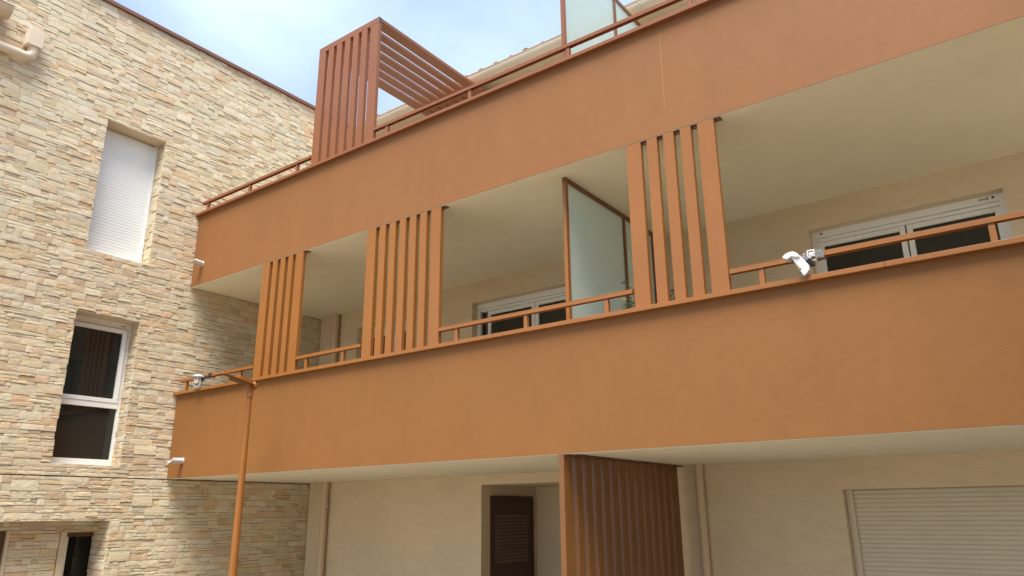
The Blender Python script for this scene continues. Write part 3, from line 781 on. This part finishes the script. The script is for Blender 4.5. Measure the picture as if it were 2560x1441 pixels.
# ------------------------------------------------------------------ overflow spouts
def spout(x, z, L_, ang, label):
    bm = bmesh.new(); seg = 20; r = 0.037
    d = Vector((0, -math.cos(ang), math.sin(ang))); up = Vector((0, math.sin(ang), math.cos(ang)))
    rings = []
    for rad in (r, r - 0.006):
        b_, e_ = [], []
        for k in range(seg):
            a = 2 * math.pi * k / seg
            off = X_ * math.cos(a) * rad + up * math.sin(a) * rad
            base = Vector((x, 0.02, z)) + off
            cut = L_ - (math.sin(a) + 1) * 0.5 * 0.075
            b_.append(bm.verts.new(base)); e_.append(bm.verts.new(Vector((x, 0, z)) + off + d * cut))
        rings.append((b_, e_))
    for k in range(seg):
        j = (k + 1) % seg
        bm.faces.new((rings[0][0][k], rings[0][1][k], rings[0][1][j], rings[0][0][j]))
        bm.faces.new((rings[1][0][k], rings[1][0][j], rings[1][1][j], rings[1][1][k]))
        bm.faces.new((rings[0][1][k], rings[1][1][k], rings[1][1][j], rings[0][1][j]))
    bm.faces.new(rings[1][0])
    bmesh.ops.recalc_face_normals(bm, faces=list(bm.faces))
    t = thing('overflow_spout', label, 'spout', group='white overflow spouts on the parapets')
    link('pipe', mesh_from(bm, 'spout_pipe', m_spout, True), t)
    try: t.children[0].data.set_sharp_from_angle(angle=math.radians(40))
    except Exception: pass
    tube('collar', [(x, 0.004, z), (x, -0.006, z)], r + 0.006, m_spout, t, 20)
spout(0.268, 5.232, 0.20, 0.10, 'white slant-cut overflow spout on the upper parapet by the stone wall')
spout(0.363, 2.345, 0.21, -0.03, 'white slant-cut overflow spout on the lower parapet by the stone wall')

# ------------------------------------------------------------------ gutter and hopper on the stone wall, top left
hp = thing('rainwater_hopper', 'beige hopper box with an elbow pipe on the stone wall, top left', 'hopper')
prism('box', [(-2.745, 7.84), (-2.56, 7.84), (-2.56, 7.60), (-2.745, 7.60)], 'x', 0.012, 0.16, m_gutter, hp, 0.004)
pts = [(0.082, -2.64, 7.605), (0.082, -2.64, 7.53)]
for k in range(1, 8):
    a = math.pi / 2 * k / 7 * 0.97
    pts.append((0.082, -2.64 - 0.09 * (1 - math.cos(a)), 7.53 - 0.09 * math.sin(a)))
pts += [(0.082, -2.82, 7.437), (0.082, -4.2, 7.41)]
tube('pipe', pts, 0.060, m_gutter, hp, 20)
for a, b in (((0.082, -2.64, 7.565), (0.082, -2.64, 7.55)), ((0.082, -2.80, 7.437), (0.082, -2.815, 7.437))):
    tube('collar', [a, b], 0.064, m_gutter, hp, 20)
gt = thing('gutter_end', 'end of a beige gutter under white flashing, top left corner', 'gutter')
bm = bmesh.new(); cx, cz, r = 0.16, 7.925, 0.125
P = [(cx + r * math.cos(math.pi + math.pi * k / 12), cz + r * math.sin(math.pi + math.pi * k / 12)) for k in range(13)] + [(cx + r + 0.012, cz + 0.012), (cx - r, cz + 0.012)]
v0 = [bm.verts.new((p[0], -3.0, p[1])) for p in P]; v1 = [bm.verts.new((p[0], -4.4, p[1])) for p in P]
bm.faces.new(v0); bm.faces.new(v1)
for i in range(len(P)): bm.faces.new((v0[i], v1[i], v1[(i + 1) % len(P)], v0[(i + 1) % len(P)]))
bmesh.ops.recalc_face_normals(bm, faces=list(bm.faces))
link('trough', mesh_from(bm, 'trough', m_pipe), gt)
box('lip', (cx + r - 0.004, -4.4, cz + 0.012), (cx + r + 0.016, -2.985, cz + 0.03), m_gutter, gt, 0.003)
box('flashing', (0.012, -3.085, 7.945), (0.05, -3.035, 8.32), m_flash, gt)
prism('roof_edge', [(-3.09, 8.02), (-3.09, 8.07), (-4.4, 8.30), (-4.4, 8.06)], 'x', 0.012, 0.20, mat('zinc', (0.30, 0.33, 0.37), 0.4, 0.5, noise=[(14, 0.5, 1.5, U1)], coord='World'), gt)

# ------------------------------------------------------------------ street lamp
lp = thing('street_lamp', 'orange street lamp pole with a flat head in front of the lower balcony', 'street lamp')
PX, PY = 2.523, -0.50
tube('pole', [(PX, PY, GZ), (PX, PY, 0.5), (PX, PY, 3.0)], [0.056, 0.050, 0.029], m_metal, lp, 28)
co = tube('collar', [(PX, PY, 2.955), (PX, PY, 2.967), (PX, PY, 3.06), (PX, PY, 3.085)], [0.040, 0.038, 0.038, 0.035], m_metal, lp, 24)
for zz in (2.975, 3.035):
    tube('bolt', [(PX + 0.03, PY + 0.01, zz), (PX + 0.052, PY + 0.02, zz)], 0.006, m_metal, co, 8)
for a in (0.35, -0.5):
    pass
# head: thin wedge-ended plate rising towards its tip
def head_pt(u, s, t):      # u along the arm (0 at hub), s across (x), t up normal
    tilt = math.radians(9.5)
    return Vector((PX + s, PY - 0.02 - u * math.cos(tilt) + t * math.sin(tilt), 3.10 + u * math.sin(tilt) + t * math.cos(tilt)))
def head_prism(name, outline, t0, t1, m, parent, bev=0.004):
    bm = bmesh.new()
    v0 = [bm.verts.new(head_pt(u, s, t0)) for u, s in outline]; v1 = [bm.verts.new(head_pt(u, s, t1)) for u, s in outline]
    n = len(outline); bm.faces.new(v0); bm.faces.new(v1)
    for i in range(n): bm.faces.new((v0[i], v1[i], v1[(i + 1) % n], v0[(i + 1) % n]))
    bmesh.ops.recalc_face_normals(bm, faces=list(bm.faces))
    if bev: bmesh.ops.bevel(bm, geom=list(bm.edges), offset=bev, segments=2, affect='EDGES')
    return link(name, mesh_from(bm, name, m), parent)
hd = head_prism('lamp_head', [(0.0, -0.075), (0.40, -0.085), (0.42, -0.07), (0.42, 0.07), (0.40, 0.085), (0.0, 0.075), (-0.05, 0.03), (-0.05, -0.03)], 0.0, 0.020, m_metal, lp, 0.003)
head_prism('underside', [(0.03, -0.066), (0.405, -0.072), (0.405, 0.072), (0.03, 0.066)], -0.006, -0.0005, m_lamp_under, hd, 0)
head_prism('lens', [(0.26, -0.045), (0.385, -0.055), (0.385, 0.055), (0.30, 0.05), (0.29, 0.01), (0.27, 0.0)], -0.010, -0.0065, m_led, hd, 0)
head_prism('driver_box', [(0.0, -0.045), (0.16, -0.045), (0.19, -0.03), (0.19, 0.03), (0.16, 0.045), (0.0, 0.045)], 0.0205, 0.062, m_metal, hd)
bm = bmesh.new(); bm_tube(bm, [(PX, PY + 0.04, 3.062), (PX, PY + 0.055, 3.10), (PX, PY + 0.03, 3.135)], [0.030, 0.032, 0.026], 16)
link('knuckle', mesh_from(bm, 'knuckle', m_metal, True), lp)

# ------------------------------------------------------------------ motion detectors on the handrails
md = thing('motion_detector', 'tilted white motion detector strapped in grey wrap to the right handrail', 'motion detector', group='white motion detectors on the handrails')
PO = lambda pts_: [((8.62 + (X - 480) * 0.000352 + (Y - 800) * 0.0000), 3.525 - (Y - 520) * 0.000342 + (X - 900) * 0.00006) for X, Y in pts_]
def pxpoly(pts_):
    res = []
    for X, Y in pts_:
        px, py = 1900 + X / 10.29, 580 + Y / 10.29
        d = fwd + rgt2 * (px - 1280) / F_PX - upv2 * (py - 720.5) / F_PX
        t = (-0.055 - CAM.y) / d.y; p = CAM + d * t
        res.append((p.x, p.z))
    return res
prism('housing', pxpoly([(870, 640), (1060, 650), (1190, 780), (1288, 880), (1304, 1000), (1270, 1070), (1172, 1165), (1100, 1080), (1040, 985), (900, 770), (840, 720)]), 'y', -0.095, -0.012, m_whiteplastic, md, 0.006)
prism('hood', pxpoly([(618, 695), (690, 620), (800, 562), (900, 548), (975, 575), (1055, 640), (1070, 690), (980, 700), (860, 680), (760, 760), (640, 735)]), 'y', -0.108, -0.008, m_whiteplastic, md, 0.006)
prism('lens', pxpoly([(880, 770), (905, 762), (1100, 975), (1065, 1010)]), 'y', -0.100, -0.03, m_lens, md, 0.003)
prism('slot', pxpoly([(835, 790), (890, 745), (905, 755), (868, 806)]), 'y', -0.0975, -0.03, m_black, md)
prism('slot', pxpoly([(1060, 1015), (1105, 970), (1112, 978), (1070, 1024)]), 'y', -0.0975, -0.03, m_black, md)
tube('led', [(8.825, -0.0975, 3.336), (8.825, -0.094, 3.336)], 0.006, m_black, md, 10)
bm = bmesh.new()
for i in range(22):
    xa = 8.835 + i * 0.0072
    g_ = R_.uniform(0.002, 0.007)
    bm_box(bm, (xa, -0.009 - g_, RZ[0] - 0.010 - g_), (xa + 0.0070, 0.058 + g_, RZ[1] + 0.006 + g_), 0.003)
link('foam_wrap', mesh_from(bm, 'foam_wrap', m_strap), md)
bk = boxes('buckle', [((8.876, -0.032, RZ[0] + 0.002), (8.884, -0.018, RZ[1] + 0.018)), ((8.924, -0.032, RZ[0] + 0.002), (8.932, -0.018, RZ[1] + 0.018)), ((8.8845, -0.032, RZ[1] + 0.008), (8.9235, -0.018, RZ[1] + 0.018)), ((8.8845, -0.032, RZ[0] + 0.002), (8.9235, -0.018, RZ[0] + 0.010)), ((8.888, -0.028, RZ[0] + 0.016), (8.920, -0.019, RZ[1]))], m_whiteplastic, md, 0.002)
box('strap', (8.882, -0.03, RZ[0] - 0.045), (8.902, -0.018, RZ[0] + 0.0015), m_whiteplastic, bk, 0.002)
tube('pivot', [(8.878, -0.055, 3.440), (8.912, -0.03, 3.395)], 0.026, m_black, md, 14)
box('bracket_arm', (8.875, -0.05, 3.385), (8.93, -0.036, 3.398), m_black, md, 0.002)
box('cable_tab', (8.905, -0.03, 3.43), (8.94, -0.02, 3.445), mat('tan_tab', (0.5, 0.33, 0.18), 0.6, 0.3), md)

md2 = thing('motion_detector', 'upright white motion detector with a dark-outlined lens on the left handrail', 'motion detector', group='white motion detectors on the handrails')
def oriented(parent, origin, yaw):
    Rm = Matrix.Translation(Vector(origin)) @ Matrix.Rotation(yaw, 4, 'Z') @ Matrix.Rotation(math.radians(-6), 4, 'X')
    def place(o_): o_.data.transform(Rm); o_.data.update(); return o_
    return place
# local: x right, -y towards viewer, z up
pl = oriented(md2, (0.655, -0.085, 3.308), math.radians(38))
bm = bmesh.new(); secs = []
for z, wx, dy in ((0.0, 0.030, 0.026), (0.012, 0.047, 0.040), (0.05, 0.054, 0.047), (0.12, 0.057, 0.050), (0.165, 0.056, 0.050), (0.172, 0.050, 0.045)):
    ring = []
    for k in range(20):
        a = 2 * math.pi * k / 20; c_, s_ = math.cos(a), math.sin(a)
        e = 0.75
        ring.append(bm.verts.new((math.copysign(abs(c_) ** e, c_) * wx, math.copysign(abs(s_) ** e, s_) * dy, z)))
    secs.append(ring)
for a, b in zip(secs[:-1], secs[1:]):
    for k in range(20): bm.faces.new((a[k], a[(k + 1) % 20], b[(k + 1) % 20], b[k]))
bm.faces.new(list(reversed(secs[0]))); bm.faces.new(secs[-1])
pl(link('housing', mesh_from(bm, 'housing', m_whiteplastic, True), md2))
bm = bmesh.new(); secs = []
for z, wx, dy, oy in ((0.150, 0.072, 0.070, -0.022), (0.160, 0.071, 0.069, -0.020), (0.178, 0.060, 0.054, -0.010), (0.188, 0.038, 0.034, 0.0)):
    secs.append([bm.verts.new((math.cos(2 * math.pi * k / 20) * wx, math.sin(2 * math.pi * k / 20) * dy + oy, z)) for k in range(20)])
for a, b in zip(secs[:-1], secs[1:]):
    for k in range(20): bm.faces.new((a[k], a[(k + 1) % 20], b[(k + 1) % 20], b[k]))
bm.faces.new(list(reversed(secs[0]))); bm.faces.new(secs[-1])
pl(link('hood', mesh_from(bm, 'hood', m_whiteplastic, True), md2))
pl(box('lens_surround', (-0.036, -0.0585, 0.045), (0.036, -0.045, 0.128), m_black, md2, 0.004))
pl(box('lens', (-0.030, -0.061, 0.051), (0.030, -0.050, 0.122), m_lens, md2, 0.004))
pl(box('slot', (-0.018, -0.0525, 0.030), (0.018, -0.044, 0.037), m_black, md2))
tube('led', [(0.655, -0.155, 3.452), (0.65, -0.14, 3.452)], 0.006, m_black, md2, 8)
boxes('clamp', [((0.80, -0.020, RZ[0] - 0.01), (0.825, 0.06, RZ[1] + 0.012)), ((0.745, -0.05, RZ[0] - 0.03), (0.86, -0.0205, RZ[0] + 0.006)), ((0.712, -0.075, 3.405), (0.745, -0.04, 3.45))], m_black, md2, 0.003)
box('tape', (0.77, -0.008, RZ[0] - 0.003), (0.87, 0.055, RZ[1] + 0.003), m_red, md2)

# ------------------------------------------------------------------ potted plants behind the right-hand screen
def leaf_mesh(l, wd, m):
    bm = bmesh.new()
    a = [bm.verts.new(p) for p in ((0, 0, 0), (l * 0.35, wd, 0.004), (l, 0, -0.01), (l * 0.35, -wd, 0.004), (l * 0.4, 0, -0.004))]
    bm.faces.new((a[0], a[4], a[1])); bm.faces.new((a[1], a[4], a[2])); bm.faces.new((a[0], a[3], a[4])); bm.faces.new((a[3], a[2], a[4]))
    return mesh_from(bm, 'leaf', m)
lg, lg2 = leaf_mesh(0.075, 0.009, m_leaf), leaf_mesh(0.055, 0.022, m_leaf)
ly = leaf_mesh(0.07, 0.013, m_leaf2)
def plant(x, y, ztop, nst, nleaf, broad, label, spread=0.07, yellow=0.1):
    t = thing('potted_plant', label, 'plant', group='potted plants on the lower balcony')
    zf = Z0B + 0.21
    tube('pot', [(x, y, zf), (x, y, zf + 0.27), (x, y, zf + 0.30)], [0.11, 0.15, 0.155], m_pot, t, 20)
    r = random.Random(int(x * 1000))
    for s in range(nst):
        top = Vector((x + r.uniform(-spread, spread), y + r.uniform(-spread, spread), ztop - (s * 0.09 if not broad else s * 0.03) ))
        base = Vector((x + r.uniform(-.03, .03), y + r.uniform(-.03, .03), zf + 0.25))
        midp = (base + top) / 2 + Vector((r.uniform(-.04, .04), r.uniform(-.03, .03), 0))
        tube('stem', [base, midp, top], [0.006, 0.005, 0.002], m_stem, t, 6)
        for k in range(nleaf):
            f = 0.55 + 0.45 * k / max(1, nleaf - 1)
            p = base.lerp(top, f) if f > 0.6 else midp
            q = link('leaf', ly if r.random() < yellow else (lg2 if broad else lg), t)
            q.location = p; q.rotation_euler = (r.uniform(-.5, .5), r.uniform(-0.6, 0.7), r.uniform(0, 6.28)); sc_ = r.uniform(0.7, 1.25); q.scale = (sc_, sc_, sc_)
plant(7.14, 0.36, 3.73, 4, 24, False, 'thin-leaved plant with yellow leaves left of the five-slat screen', 0.07, 0.10)
plant(7.575, 0.42, 3.60, 6, 14, True, 'broad-leaved green plant showing between the slats of the right screen', 0.055, 0.0)
